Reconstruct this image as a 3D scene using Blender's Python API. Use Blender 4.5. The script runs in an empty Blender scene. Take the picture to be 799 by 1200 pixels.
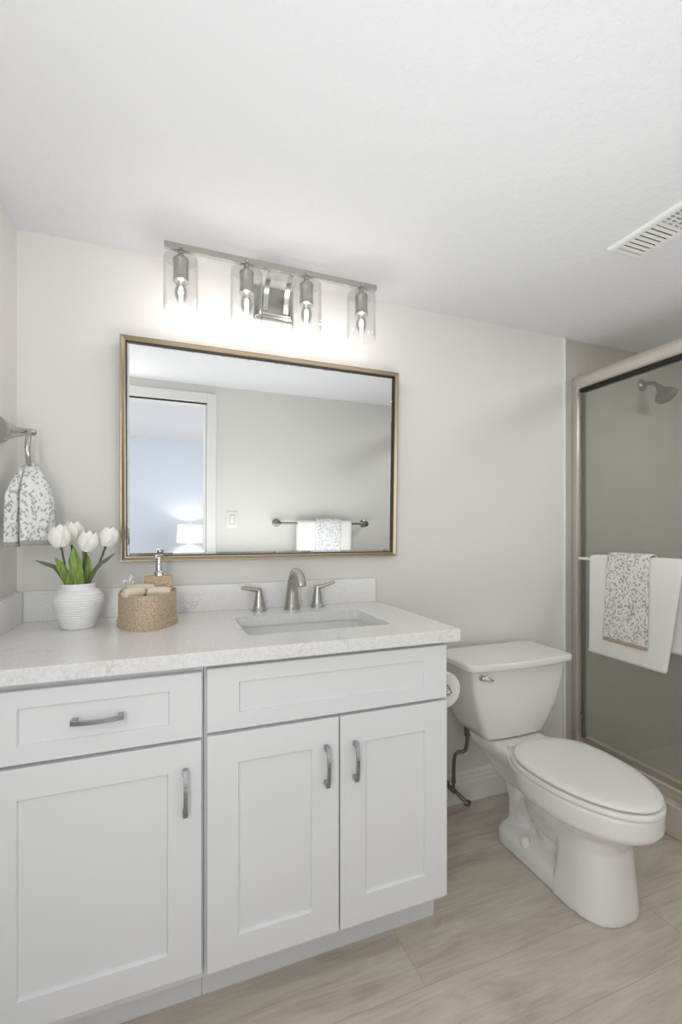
import bpy, bmesh, math, random
from mathutils import Vector, Matrix, noise
random.seed(7)
R = math.radians
PI = math.pi
S = bpy.context.scene
COL = S.collection

# ------------------------------------------------------------------ camera, world, lights, exposure
H_CAM = 1.154
cam_d = bpy.data.cameras.new('camera')
cam = bpy.data.objects.new('camera', cam_d)
COL.objects.link(cam)
cam.location = (0, 0, H_CAM)
cam.rotation_euler = (R(90), 0, -math.atan(204.5 / 535))
cam_d.sensor_fit = 'VERTICAL'
cam_d.sensor_height = 36
cam_d.lens = 535 / 1200 * 36
cam_d.shift_y = 24 / 1200
cam_d.clip_start = 0.02
S.camera = cam

W = bpy.data.worlds.new('world')
S.world = W
W.use_nodes = True
W.node_tree.nodes['Background'].inputs[0].default_value = (0.85, 0.92, 1.0, 1)
W.node_tree.nodes['Background'].inputs[1].default_value = 1.0

S.view_settings.view_transform = 'Standard'
S.view_settings.look = 'None'
S.view_settings.gamma = 1.0
S.view_settings.use_curve_mapping = False
S.view_settings.exposure = 0.0


def area_light(name, loc, rot, sx, sy, power, color):
    d = bpy.data.lights.new(name, 'AREA')
    d.shape = 'RECTANGLE'
    d.size, d.size_y, d.energy, d.color = sx, sy, power, color
    o = bpy.data.objects.new(name, d)
    o.location, o.rotation_euler = loc, rot
    COL.objects.link(o)
    return o


# unseen fill lights added for even brightness, then daylight stand-ins added in the bedroom
area_light('bounce_fill', (0.65, 0.42, 0.87), (R(180), 0, 0), 1.4, 0.8, 9.4, (0.965, 0.985, 1.0))  # added fill, aimed up so the ceiling spreads it
area_light('front_fill', (0.85, -0.09, 0.62), (R(98), 0, 0), 1.6, 0.6, 2.3, (0.965, 0.985, 1.0))  # added fill facing the vanity, kept below the mirror's view
area_light('doorway_fill', (-0.33, -0.10, 1.35), (R(90), 0, R(-8)), 0.14, 1.1, 5.0, (0.965, 0.985, 1.0))  # invented fill, placed past the mirror's left edge
area_light('shower_fill', (2.25, 0.72, 2.06), (0, 0, 0), 0.30, 0.30, 7.5, (0.97, 0.99, 1.0))  # added to brighten the dark shower, no fitting is built
area_light('bedroom_daylight_fill', (2.38, -2.3, 1.35), (0, R(90), 0), 1.5, 2.2, 46.0, (0.90, 0.95, 1.0))  # no window here; side light added to reach through the doorway
area_light('bedroom_daylight_fill', (-2.38, -2.3, 1.35), (0, R(-90), 0), 1.5, 2.2, 46.0, (0.90, 0.95, 1.0))  # matching unseen light added on the opposite side


# ------------------------------------------------------------------ materials
def lin(c):
    if isinstance(c, str):
        c = [int(c[i:i + 2], 16) / 255 for i in (0, 2, 4)]
    return tuple((x / 12.92 if x <= .04045 else ((x + .055) / 1.055) ** 2.4) for x in c) + (1,)


class NT:
    def __init__(s, name):
        s.m = bpy.data.materials.new(name)
        s.m.use_nodes = True
        s.t = s.m.node_tree
        s.b = s.t.nodes['Principled BSDF']
        s.out = s.t.nodes['Material Output']

    def n(s, typ, **kw):
        nd = s.t.nodes.new(typ)
        for k, v in kw.items():
            if k.startswith('i_'):
                nd.inputs[k[2:].replace('_', ' ')].default_value = v
            else:
                setattr(nd, k, v)
        return nd

    def l(s, a, b):
        s.t.links.new(a, b)

    def coords(s, scale=(1, 1, 1), rot=(0, 0, 0), loc=(0, 0, 0)):
        tc = s.n('ShaderNodeTexCoord')
        mp = s.n('ShaderNodeMapping')
        mp.inputs['Scale'].default_value = scale
        mp.inputs['Rotation'].default_value = rot
        mp.inputs['Location'].default_value = loc
        s.l(tc.outputs['Object'], mp.inputs[0])
        return mp.outputs[0]

    def ramp(s, fac, stops):
        r = s.n('ShaderNodeValToRGB')
        e = r.color_ramp.elements
        while len(e) < len(stops):
            e.new(0.5)
        for el, (p, c) in zip(e, stops):
            el.position = p
            el.color = lin(c) if isinstance(c, str) else (c, c, c, 1)
        s.l(fac, r.inputs[0])
        return r.outputs[0]

    def bump(s, h, strength=.3, dist=.002):
        b = s.n('ShaderNodeBump')
        b.inputs['Strength'].default_value = strength
        b.inputs['Distance'].default_value = dist
        s.l(h, b.inputs['Height'])
        s.l(b.outputs[0], s.b.inputs['Normal'])
        return b


def plain(name, col, rough=.5, metal=0., spec=.5, coat=0.):
    t = NT(name)
    t.b.inputs['Base Color'].default_value = lin(col)
    t.b.inputs['Roughness'].default_value = rough
    t.b.inputs['Metallic'].default_value = metal
    t.b.inputs['Specular IOR Level'].default_value = spec
    t.b.inputs['Coat Weight'].default_value = coat
    return t


def textured(name, col, rough, scale, strength, dist, detail=3):
    t = plain(name, col, rough, spec=.3)
    nz = t.n('ShaderNodeTexNoise', i_Scale=scale, i_Detail=detail, i_Roughness=.55)
    t.l(t.coords(), nz.inputs['Vector'])
    t.bump(nz.outputs[0], strength, dist)
    return t.m


M = {}
M['wall'] = textured('wall_paint', 'e5e3df', .6, 140, .35, .0012)
M['bedroom_wall'] = textured('bedroom_paint', 'd6dbe3', .7, 120, .3, .001)


def m_ceiling():
    t = plain('knockdown_ceiling', 'e6e6e8', .8, spec=.2)
    v = t.coords()
    n1 = t.n('ShaderNodeTexNoise', i_Scale=42, i_Detail=4, i_Roughness=.6)
    t.l(v, n1.inputs['Vector'])
    r = t.ramp(n1.outputs[0], [(.44, 0.), (.56, 1.)])
    t.bump(r, .22, .002)
    return t.m


M['ceiling'] = m_ceiling()
M['trim'] = plain('white_trim_paint', 'ecebe8', .35).m
M['cabinet'] = plain('white_cabinet_paint', 'ecedee', .33).m
M['cabinet_in'] = plain('cabinet_frame_paint', 'e2e3e5', .4).m
M['ceramic'] = plain('white_porcelain', 'eceae7', .09, coat=.4).m
M['plastic'] = plain('white_plastic', 'ebe9e4', .22).m
M['chrome'] = plain('polished_chrome', 'd0d0d0', .08, 1.).m
M['steel_hose'] = plain('braided_steel', '76746f', .35, 1.).m
M['dark'] = plain('dark_gap', '1c1c1c', .7).m
M['vent_dark'] = plain('duct_grey', '7d7d7f', .8).m
M['rubber'] = plain('grey_gasket', '6d6f68', .5).m
M['porcelain_inner'] = plain('white_sink_porcelain', 'e9e9e7', .12).m
M['lamp_shade'] = plain('linen_shade', 'f3efe6', .8).m
M['lamp_base'] = plain('white_lamp_base', 'ecebe8', .25).m
M['wood_grey'] = plain('grey_furniture', '9b948c', .5).m
M['stem'] = plain('dark_green_stem', '4d5536', .5).m
M['paper'] = plain('toilet_paper', 'eeedeb', .9, spec=.1).m
M['core'] = plain('cardboard_core', 'a89275', .9, spec=.1).m
M['bluewhite'] = plain('pale_blue_plastic', 'eef2f6', .3).m


def m_brushed(name, col, rough, sc=(4, 4, 260)):
    t = plain(name, col, rough, 1.)
    n = t.n('ShaderNodeTexNoise', i_Scale=1, i_Detail=2)
    t.l(t.coords(sc), n.inputs['Vector'])
    r = t.ramp(n.outputs[0], [(.3, rough * .8), (.7, rough * 1.25)])
    t.l(r, t.b.inputs['Roughness'])
    return t.m


M['dark_nickel'] = plain('dark_nickel', '8d8b87', .3, 1.).m
M['nickel'] = plain('brushed_nickel', 'bcbab6', .27, 1.).m
M['pull'] = m_brushed('satin_nickel_pull', 'a9a9ab', .3)
M['champagne'] = plain('champagne_metal', 'a0907a', .3, 1.).m
M['frame_dark'] = plain('dark_bronze_lip', '3d352b', .35, .7).m
M['alu'] = plain('champagne_aluminium', 'd8d0c6', .42, .55).m
M['mirror'] = plain('silvered_glass', 'f2f4f4', .0, 1.).m


def m_quartz():
    t = plain('white_quartz', 'eeedeb', .16)
    v = t.coords()
    n = t.n('ShaderNodeTexNoise', i_Scale=5.5, i_Detail=6, i_Roughness=.6, i_Distortion=1.6)
    t.l(v, n.inputs['Vector'])
    vein = t.ramp(n.outputs[0], [(.485, 0.), (.5, 1.), (.515, 0.)])
    n2 = t.n('ShaderNodeTexNoise', i_Scale=9, i_Detail=2)
    t.l(v, n2.inputs['Vector'])
    mask = t.ramp(n2.outputs[0], [(.52, 0.), (.70, .55)])
    mul = t.n('ShaderNodeMath', operation='MULTIPLY')
    t.l(vein, mul.inputs[0])
    t.l(mask, mul.inputs[1])
    sp = t.n('ShaderNodeTexNoise', i_Scale=160, i_Detail=2)
    t.l(v, sp.inputs['Vector'])
    base = t.ramp(sp.outputs[0], [(.3, 'e2e1e0'), (.6, 'edecea')])
    mx = t.n('ShaderNodeMix', data_type='RGBA')
    t.l(mul.outputs[0], mx.inputs[0])
    t.l(base, mx.inputs[6])
    mx.inputs[7].default_value = lin('b3b0ab')
    t.l(mx.outputs[2], t.b.inputs['Base Color'])
    return t.m


M['quartz'] = m_quartz()


def m_floor():
    t = plain('oak_plank_floor', 'b3aa9c', .42, spec=.35)
    v = t.coords(loc=(-0.615, -1.189 + 0.0, 0))
    br = t.n('ShaderNodeTexBrick', i_Scale=1.0, i_Mortar_Size=.0008, i_Mortar_Smooth=.2, i_Bias=0.,
             i_Brick_Width=1.22, i_Row_Height=.182)
    br.offset = .37
    br.inputs['Color1'].default_value = (.25, .25, .25, 1)
    br.inputs['Color2'].default_value = (.75, .75, .75, 1)
    br.inputs['Mortar'].default_value = (0, 0, 0, 1)
    t.l(v, br.inputs['Vector'])
    # each plank shifts the grain
    add = t.n('ShaderNodeVectorMath', operation='MULTIPLY_ADD')
    t.l(br.outputs['Color'], add.inputs[0])
    add.inputs[1].default_value = (7.3, 3.1, 0)
    t.l(t.coords((1.3, 7.5, 1)), add.inputs[2])
    g = t.n('ShaderNodeTexNoise', i_Scale=2.2, i_Detail=7, i_Roughness=.62, i_Distortion=1.1)
    t.l(add.outputs[0], g.inputs['Vector'])
    col = t.ramp(g.outputs[0], [(.24, 'aa9d8d'), (.42, 'c5baac'), (.56, 'd1c7b9'), (.75, 'd9d0c4')])
    add2 = t.n('ShaderNodeVectorMath', operation='MULTIPLY_ADD')
    t.l(br.outputs['Color'], add2.inputs[0])
    add2.inputs[1].default_value = (5.3, 9.1, 0)
    t.l(t.coords((5, 95, 1)), add2.inputs[2])
    f = t.n('ShaderNodeTexNoise', i_Scale=1.5, i_Detail=4, i_Roughness=.6, i_Distortion=.4)
    t.l(add2.outputs[0], f.inputs['Vector'])
    fine = t.ramp(f.outputs[0], [(.3, .86), (.6, 1.)])
    mul = t.n('ShaderNodeMix', data_type='RGBA', blend_type='MULTIPLY')
    mul.inputs[0].default_value = .8
    t.l(col, mul.inputs[6])
    t.l(fine, mul.inputs[7])
    # plank seams
    seam = t.n('ShaderNodeMix', data_type='RGBA')
    t.l(br.outputs['Fac'], seam.inputs[0])
    t.l(mul.outputs[2], seam.inputs[6])
    seam.inputs[7].default_value = lin('aa9d8f')
    # knots
    kn = t.n('ShaderNodeTexVoronoi', i_Scale=1.25)
    t.l(t.coords((1, 2.2, 1), loc=(.05, .42, 0)), kn.inputs['Vector'])
    nn = t.n('ShaderNodeTexNoise', i_Scale=14, i_Detail=3)
    t.l(t.coords(), nn.inputs['Vector'])
    ad = t.n('ShaderNodeMath', operation='MULTIPLY_ADD')
    t.l(nn.outputs[0], ad.inputs[0])
    ad.inputs[1].default_value = .12
    t.l(kn.outputs['Distance'], ad.inputs[2])
    kf = t.ramp(ad.outputs[0], [(.09, .5), (.17, .0)])
    fin = t.n('ShaderNodeMix', data_type='RGBA')
    t.l(kf, fin.inputs[0])
    t.l(seam.outputs[2], fin.inputs[6])
    fin.inputs[7].default_value = lin('a8927f')
    t.l(fin.outputs[2], t.b.inputs['Base Color'])
    t.bump(f.outputs[0], .08, .0008)
    return t.m


M['floor'] = m_floor()


def m_tile(name, c1, c2, grout, bw, bh, plane):
    t = plain(name, c1, .25)
    rot = {'xz': (R(-90), 0, 0), 'yz': (R(-90), 0, R(-90)), 'xy': (0, 0, 0)}[plane]
    tc = t.n('ShaderNodeTexCoord')
    sep = t.n('ShaderNodeSeparateXYZ')
    t.l(tc.outputs['Object'], sep.inputs[0])
    cmb = t.n('ShaderNodeCombineXYZ')
    a, b = {'xz': (0, 2), 'yz': (1, 2), 'xy': (0, 1)}[plane]
    t.l(sep.outputs[a], cmb.inputs[0])
    t.l(sep.outputs[b], cmb.inputs[1])
    br = t.n('ShaderNodeTexBrick', i_Scale=1.0, i_Mortar_Size=.0016, i_Mortar_Smooth=.3, i_Bias=0.,
             i_Brick_Width=bw, i_Row_Height=bh)
    br.offset = 0
    br.inputs['Color1'].default_value = lin(c1)
    br.inputs['Color2'].default_value = lin(c2)
    br.inputs['Mortar'].default_value = lin(grout)
    t.l(cmb.outputs[0], br.inputs['Vector'])
    t.l(br.outputs['Color'], t.b.inputs['Base Color'])
    inv = t.n('ShaderNodeMath', operation='SUBTRACT')
    inv.inputs[0].default_value = 1
    t.l(br.outputs['Fac'], inv.inputs[1])
    t.bump(inv.outputs[0], .3, .001)
    return t.m


M['tile'] = m_tile('beige_shower_tile', 'bfb9b1', 'bcb6ae', 'c6c0b8', .108, .108, 'xz')
M['tile_side'] = m_tile('beige_shower_tile_side', 'bfb9b1', 'bcb6ae', 'c6c0b8', .108, .108, 'yz')
M['pan'] = m_tile('shower_floor_tile', 'b5b0a8', 'b2ada5', 'aaa49c', .05, .05, 'xy')
M['curb'] = m_tile('beige_curb_tile', 'd0c3b8', 'cdc0b5', 'bdb2a8', .20, .40, 'yz')


def m_glass(name, tint, rough=.02, refl=1., haze=0., haze_col='b4b4aa'):
    t = NT(name)
    tr = t.n('ShaderNodeBsdfTransparent')
    tr.inputs[0].default_value = tint
    gl = t.n('ShaderNodeBsdfGlossy')
    gl.inputs['Roughness'].default_value = rough
    lw = t.n('ShaderNodeLayerWeight', i_Blend=.5)
    pw = t.n('ShaderNodeMath', operation='POWER')
    t.l(lw.outputs['Facing'], pw.inputs[0])
    pw.inputs[1].default_value = 5.
    mu = t.n('ShaderNodeMath', operation='MULTIPLY_ADD')
    mu.inputs[1].default_value = .9 * refl
    mu.inputs[2].default_value = .04 * refl
    t.l(pw.outputs[0], mu.inputs[0])
    mx = t.n('ShaderNodeMixShader')
    t.l(mu.outputs[0], mx.inputs[0])
    if haze:
        df = t.n('ShaderNodeBsdfDiffuse')
        df.inputs[0].default_value = lin(haze_col)
        hz = t.n('ShaderNodeMixShader')
        hz.inputs[0].default_value = haze
        t.l(tr.outputs[0], hz.inputs[1])
        t.l(df.outputs[0], hz.inputs[2])
        t.l(hz.outputs[0], mx.inputs[1])
    else:
        t.l(tr.outputs[0], mx.inputs[1])
    t.l(gl.outputs[0], mx.inputs[2])
    t.l(mx.outputs[0], t.out.inputs['Surface'])
    return t.m


M['glass'] = m_glass('clear_glass', (.994, .994, .994, 1))
M['thick_glass'] = m_glass('thick_glass_disc', (.93, .93, .93, 1))  # tint darkened so the disc casts a halo on the ceiling
M['shower_glass'] = m_glass('tinted_shower_glass', (.925, .935, .91, 1), .06, .6, .16)
M['bulb_glass'] = m_glass('bulb_glass', (.995, .99, .985, 1))


def m_emit(name, col, st):
    t = NT(name)
    e = t.n('ShaderNodeEmission')
    e.inputs[0].default_value = col
    e.inputs[1].default_value = st
    t.l(e.outputs[0], t.out.inputs['Surface'])
    return t.m


M['filament'] = m_emit('glowing_filament', (1, .97, .93, 1), 160)
M['lit_shade'] = m_emit('lit_linen_shade', (1, .98, .95, 1), 1.15)


def m_stone():
    t = plain('speckled_sandstone', 'b0906c', .75, spec=.2)
    v = t.coords()
    n = t.n('ShaderNodeTexNoise', i_Scale=270, i_Detail=3, i_Roughness=.75)
    t.l(v, n.inputs['Vector'])
    c = t.ramp(n.outputs[0], [(.3, '8f7a64'), (.46, 'bda68b'), (.56, 'cdb79d'), (.70, 'e6d9c6')])
    t.l(c, t.b.inputs['Base Color'])
    t.bump(n.outputs[0], .25, .0006)
    return t.m


M['stone'] = m_stone()


def m_terry(name, col, pattern=None):
    t = plain(name, col, .95, spec=.08)
    v = t.coords()
    n = t.n('ShaderNodeTexNoise', i_Scale=480, i_Detail=2, i_Roughness=.7)
    t.l(v, n.inputs['Vector'])
    n2 = t.n('ShaderNodeTexNoise', i_Scale=60, i_Detail=3)
    t.l(v, n2.inputs['Vector'])
    ad = t.n('ShaderNodeMath', operation='MULTIPLY_ADD')
    t.l(n2.outputs[0], ad.inputs[0])
    ad.inputs[1].default_value = .8
    t.l(n.outputs[0], ad.inputs[2])
    h = ad.outputs[0]
    if pattern:
        sc, axis, dark = pattern
        n3 = t.n('ShaderNodeTexNoise', i_Scale=150, i_Detail=2)
        t.l(v, n3.inputs['Vector'])
        ks = []
        for sg, rnd in ((35, .9), (-30, 1.)):
            rot = tuple(R(sg) if a == axis else 0 for a in 'xyz')
            vr = t.coords((1, 1, 1), rot, (.013 * rnd, .021, .017 * rnd))
            mp = t.n('ShaderNodeMapping')
            mp.inputs['Scale'].default_value = sc
            t.l(vr, mp.inputs[0])
            vo = t.n('ShaderNodeTexVoronoi', i_Scale=1., i_Randomness=rnd)
            t.l(mp.outputs[0], vo.inputs['Vector'])
            a2 = t.n('ShaderNodeMath', operation='MULTIPLY_ADD')
            t.l(n3.outputs[0], a2.inputs[0])
            a2.inputs[1].default_value = .42
            t.l(vo.outputs['Distance'], a2.inputs[2])
            ks.append(t.ramp(a2.outputs[0], [(.42, 1.), (.60, 0.)]))
        mm = t.n('ShaderNodeMath', operation='MAXIMUM')
        t.l(ks[0], mm.inputs[0])
        t.l(ks[1], mm.inputs[1])
        k = mm.outputs[0]
        mx = t.n('ShaderNodeMix', data_type='RGBA')
        t.l(k, mx.inputs[0])
        mx.inputs[6].default_value = lin(col)
        mx.inputs[7].default_value = lin(dark)
        t.l(mx.outputs[2], t.b.inputs['Base Color'])
        sb = t.n('ShaderNodeMath', operation='MULTIPLY_ADD')
        t.l(k, sb.inputs[0])
        sb.inputs[1].default_value = -2.2
        t.l(h, sb.inputs[2])
        h = sb.outputs[0]
    t.bump(h, .6, .0022)
    return t.m


M['terry'] = m_terry('white_terry', 'f3f1ec')
M['terry_pat_side'] = m_terry('leaf_pattern_terry_side', 'f0eeea', ((60, 130, 58), 'x', 'aeaaa6'))
M['terry_pat'] = m_terry('leaf_pattern_terry', 'f0f0f0', ((125, 70, 56), 'y', 'b8b8b8'))
M['hem_grey'] = plain('grey_hem', 'a5a4a2', .9, spec=.1).m
M['hem_beige'] = plain('beige_hem', 'b9a48e', .9, spec=.1).m
M['washcloth'] = m_terry('cream_washcloth', 'e8dac6')


def m_petal():
    t = plain('white_tulip_petal', 'f4f1ea', .55, spec=.3)
    t.b.inputs['Subsurface Weight'].default_value = .15
    t.b.inputs['Subsurface Radius'].default_value = (.01, .01, .008)
    return t.m


M['petal'] = m_petal()


def m_leaf():
    t = plain('tulip_leaf', '5f8a2a', .4)
    n = t.n('ShaderNodeTexNoise', i_Scale=30, i_Detail=3)
    t.l(t.coords((6, 6, 1)), n.inputs['Vector'])
    c = t.ramp(n.outputs[0], [(.3, '4c6a22'), (.7, '86a23f')])
    t.l(c, t.b.inputs['Base Color'])
    return t.m


M['leaf'] = m_leaf()
M['leaf_dark'] = plain('dark_tulip_leaf', '68705a', .5).m


def m_vase():
    return plain('matte_white_ceramic', 'efefef', .35).m


M['vase'] = m_vase()

# ------------------------------------------------------------------ mesh helpers
ORG = {}


def nb():
    return bmesh.new()


def origin_of(o):
    v = Vector((0, 0, 0))
    while o is not None:
        v += ORG.get(o.name, Vector((0, 0, 0)))
        o = o.parent
    return v


def obj(name, bm, m, parent=None, smooth=True, local=False, angle=35):
    me = bpy.data.meshes.new(name)
    if parent is not None and not local:
        bmesh.ops.translate(bm, verts=bm.verts, vec=-origin_of(parent))
    bmesh.ops.recalc_face_normals(bm, faces=bm.faces)
    bm.to_mesh(me)
    bm.free()
    me.materials.append(M[m] if isinstance(m, str) else m)
    if smooth:
        for p in me.polygons:
            p.use_smooth = True
        me.set_sharp_from_angle(angle=R(angle))
    o = bpy.data.objects.new(name, me)
    COL.objects.link(o)
    if parent is not None:
        o.parent = parent
    return o


def thing(name, label, cat, loc=(0, 0, 0), group=None, rot=(0, 0, 0)):
    o = bpy.data.objects.new(name, None)
    o.empty_display_size = .05
    COL.objects.link(o)
    o.location = loc
    o.rotation_euler = rot
    ORG[o.name] = Vector(loc)
    o['label'] = label
    o['category'] = cat
    if group:
        o['group'] = group
    return o


def tag(o, label, cat, group=None):
    o['label'] = label
    o['category'] = cat
    if group:
        o['group'] = group
    return o


def struct(name, bm, m, smooth=False):
    o = obj(name, bm, m, None, smooth)
    o['kind'] = 'structure'
    return o


def box(bm, x0, x1, y0, y1, z0, z1, bev=0., seg=2):
    vs = [bm.verts.new((x, y, z)) for x in (x0, x1) for y in (y0, y1) for z in (z0, z1)]
    F = [(0, 1, 3, 2), (4, 6, 7, 5), (0, 4, 5, 1), (2, 3, 7, 6), (0, 2, 6, 4), (1, 5, 7, 3)]
    fs = [bm.faces.new([vs[i] for i in f]) for f in F]
    if bev > 0:
        es = list({e for f in fs for e in f.edges})
        bmesh.ops.bevel(bm, geom=es, offset=bev, segments=seg, profile=.5, affect='EDGES')
    return bm


def loft(bm, rings, cap0=True, cap1=True, closed=True):
    vr = [[bm.verts.new(p) for p in r] for r in rings]
    n = len(vr[0])
    for a, b in zip(vr, vr[1:]):
        for i in range(n if closed else n - 1):
            j = (i + 1) % n
            bm.faces.new((a[i], a[j], b[j], b[i]))
    if cap0:
        bm.faces.new(vr[0][::-1])
    if cap1:
        bm.faces.new(vr[-1])
    return vr


def lathe(bm, prof, c=(0, 0, 0), seg=32, axis='z', cap=True):
    rings = []
    for r, z in prof:
        ring = []
        for i in range(seg):
            a = 2 * PI * i / seg
            p = (r * math.cos(a), r * math.sin(a), z)
            if axis == 'x':
                p = (z, r * math.cos(a), r * math.sin(a))
            elif axis == 'y':
                p = (r * math.cos(a), z, r * math.sin(a))
            ring.append((p[0] + c[0], p[1] + c[1], p[2] + c[2]))
        rings.append(ring)
    loft(bm, rings, cap, cap)
    return bm


def catmull(pts, n=8):
    P = [Vector(p) for p in pts]
    P = [P[0] * 2 - P[1]] + P + [P[-1] * 2 - P[-2]]
    out = []
    for i in range(1, len(P) - 2):
        for k in range(n):
            t = k / n
            a, b, c, d = P[i - 1:i + 3]
            out.append(.5 * ((2 * b) + (c - a) * t + (2 * a - 5 * b + 4 * c - d) * t * t + (3 * b - a - 3 * c + d) * t ** 3))
    out.append(P[-2])
    return out


def tube(bm, pts, rad, seg=12, smooth=0, up=(0, 0, 1), ratio=1., cap=True):
    """rad: number or list (per input point); ratio squeezes the section along its second axis"""
    npt = len(pts)
    if not isinstance(rad, (list, tuple)):
        rad = [rad] * npt
    if not isinstance(ratio, (list, tuple)):
        ratio = [ratio] * npt
    if smooth:
        Q = catmull(pts, smooth)
        def interp(L):
            r2 = []
            for i in range(len(Q)):
                t = i / (len(Q) - 1) * (npt - 1)
                k = min(int(t), npt - 2)
                r2.append(L[k] + (L[k + 1] - L[k]) * (t - k))
            return r2
        rad, ratio = interp(rad), interp(ratio)
    else:
        Q = [Vector(p) for p in pts]
    rings = []
    prev = Vector(up)
    for i, p in enumerate(Q):
        d = (Q[min(i + 1, len(Q) - 1)] - Q[max(i - 1, 0)]).normalized()
        s = prev - d * prev.dot(d)
        if s.length < 1e-4:
            s = d.orthogonal()
        s.normalize()
        prev = s
        b = d.cross(s)
        rings.append([tuple(p + s * (rad[i] * math.cos(2 * PI * k / seg)) + b * (rad[i] * ratio[i] * math.sin(2 * PI * k / seg))) for k in range(seg)])
    loft(bm, rings, cap, cap)
    return bm


def sphere(bm, c, r, u=16, v=10, sc=(1, 1, 1)):
    mt = Matrix.Translation(c) @ Matrix.Diagonal((r * sc[0], r * sc[1], r * sc[2], 1))
    bmesh.ops.create_uvsphere(bm, u_segments=u, v_segments=v, radius=1, matrix=mt)
    return bm


def rrect(x0, x1, y0, y1, r, z, n=6, bow=0., bowback=0.):
    """rounded rectangle ring in XY; bow pushes the y0 side outward (-y)"""
    pts = []
    for cx, cy, a0 in ((x1 - r, y1 - r, 0), (x0 + r, y1 - r, 90), (x0 + r, y0 + r, 180), (x1 - r, y0 + r, 270)):
        for k in range(n + 1):
            a = R(a0 + 90 * k / n)
            pts.append([cx + r * math.cos(a), cy + r * math.sin(a)])
        if a0 == 180:
            for k in range(1, 12):
                t = k / 12
                pts.append([x0 + r + (x1 - x0 - 2 * r) * t, y0])
    xc, hw = (x0 + x1) / 2, (x1 - x0) / 2
    for p in pts:
        f = max(0, 1 - ((p[0] - xc) / hw) ** 2)
        w = max(0., min(1., (y1 - p[1]) / (y1 - y0)))
        p[1] -= bow * f * w
    return [(p[0], p[1], z) for p in pts]


def egg(xc, yb, yf, w, yc, z, nf=2., nbk=2., n=56):
    out = []
    for i in range(n):
        a = 2 * PI * i / n
        s, c = math.sin(a), math.cos(a)
        if c >= 0:
            x = w * math.copysign(abs(s) ** (2 / nf), s)
            y = yc - (yc - yf) * abs(c) ** (2 / nf)
        else:
            x = w * math.copysign(abs(s) ** (2 / nbk), s)
            y = yc + (yb - yc) * abs(c) ** (2 / nbk)
        out.append((xc + x, y, z))
    return out


def rotated(bm, ang, axis, c):
    bmesh.ops.rotate(bm, verts=bm.verts, cent=c, matrix=Matrix.Rotation(ang, 3, axis))
    return bm


# ------------------------------------------------------------------ setting
CEIL = 2.077
YB = 1.65      # back wall
XL = -.425     # left wall
YO = -.12      # opposite wall (behind the camera), with the doorway the photo is taken from
XT = 1.765     # where the shower tile begins
XR = 2.75

b = nb(); box(b, XL - .1, XR + .1, YO - .12, YB + .1, -.06, 0); struct('floor', b, 'floor')
b = nb(); box(b, XL - .1, XR + .1, YO - .12, YB + .1, CEIL, CEIL + .06); struct('ceiling', b, 'ceiling')
b = nb(); box(b, XL - .1, XT, YB, YB + .1, 0, CEIL); struct('wall_back', b, 'wall')
b = nb(); box(b, XL - .1, XL, YO - .12, YB, 0, CEIL); struct('wall_left', b, 'wall')
b = nb(); box(b, XT, XR + .1, YB, YB + .1, 0, CEIL); struct('wall_shower', b, 'tile')
b = nb(); box(b, XR, XR + .1, YO - .12, YB, 0, CEIL); struct('wall_right', b, 'tile_side')
DX0, DX1, DZ = -.385, .262, 1.945
b = nb()
box(b, XL, DX0, YO - .12, YO, 0, CEIL)
box(b, DX1, XR, YO - .12, YO, 0, CEIL)
box(b, DX0, DX1, YO - .12, YO, DZ, CEIL)
struct('wall_front', b, 'wall')
# tile edge strip (bullnose) where paint meets tile
b = nb(); box(b, XT - .008, XT + .004, YB - .010, YB + .002, .0, CEIL, .003); struct('trim_1', b, 'trim')
# door casing and jamb of the doorway behind the camera
b = nb()
for y0, y1 in ((YO, YO + .016), (YO - .136, YO - .12)):
    box(b, DX1 + .004, DX1 + .068, y0, y1, 0, DZ + .075, .004)
    box(b, max(XL, DX0 - .068) + .001, DX0 - .004, y0, y1, 0, DZ + .075, .002)
    box(b, DX0 - .004, DX1 + .004, y0, y1, DZ + .012, DZ + .075, .004)
box(b, DX1 - .012, DX1 + .004, YO - .12, YO, 0, DZ + .012, .002)
box(b, DX0 - .004, DX0 + .012, YO - .12, YO, 0, DZ + .012, .002)
box(b, DX0, DX1, YO - .12, YO, DZ - .004, DZ + .012, .002)
struct('trim_2', b, 'trim')
# baseboard
b = nb()
prof = [(0, 0), (-.016, 0), (-.016, .080), (-.013, .090), (-.013, .100), (-.009, .106), (-.009, .118), (-.003, .126), (0, .128)]
for x0, x1 in ((.755, XT - .009),):
    loft(b, [[(x0, YB + p[0], p[1]) for p in prof], [(x1, YB + p[0], p[1]) for p in prof]])
struct('baseboard_back', b, 'trim')
b = nb()
loft(b, [[(DX1 + .07, YO - p[0], p[1]) for p in prof], [(1.78, YO - p[0], p[1]) for p in prof]])
struct('baseboard_front', b, 'trim')
# shower curb and pan
b = nb(); box(b, 1.785, 1.915, YO, YB, 0, .125, .006); struct('trim_3', b, 'curb')
b = nb(); box(b, 1.915, XR, YO, YB, 0, .02); struct('trim_4', b, 'pan')
# bedroom seen through the doorway in the mirror
BC = 2.24
b = nb(); box(b, -2.5, 2.5, -4.6, YO - .12, -.06, 0); struct('floor_bedroom', b, 'floor')
b = nb(); box(b, -2.5, 2.5, -4.6, YO - .12, BC, BC + .05); struct('ceiling_bedroom', b, 'ceiling')
b = nb(); box(b, -2.6, 2.6, -4.6, -4.5, 0, BC); struct('wall_bedroom_back', b, 'bedroom_wall')
b = nb(); box(b, -2.6, -2.5, -4.5, YO - .12, 0, BC); struct('wall_bedroom_left', b, 'bedroom_wall')
b = nb(); box(b, 2.5, 2.6, -4.5, YO - .12, 0, BC); struct('wall_bedroom_right', b, 'bedroom_wall')

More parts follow.
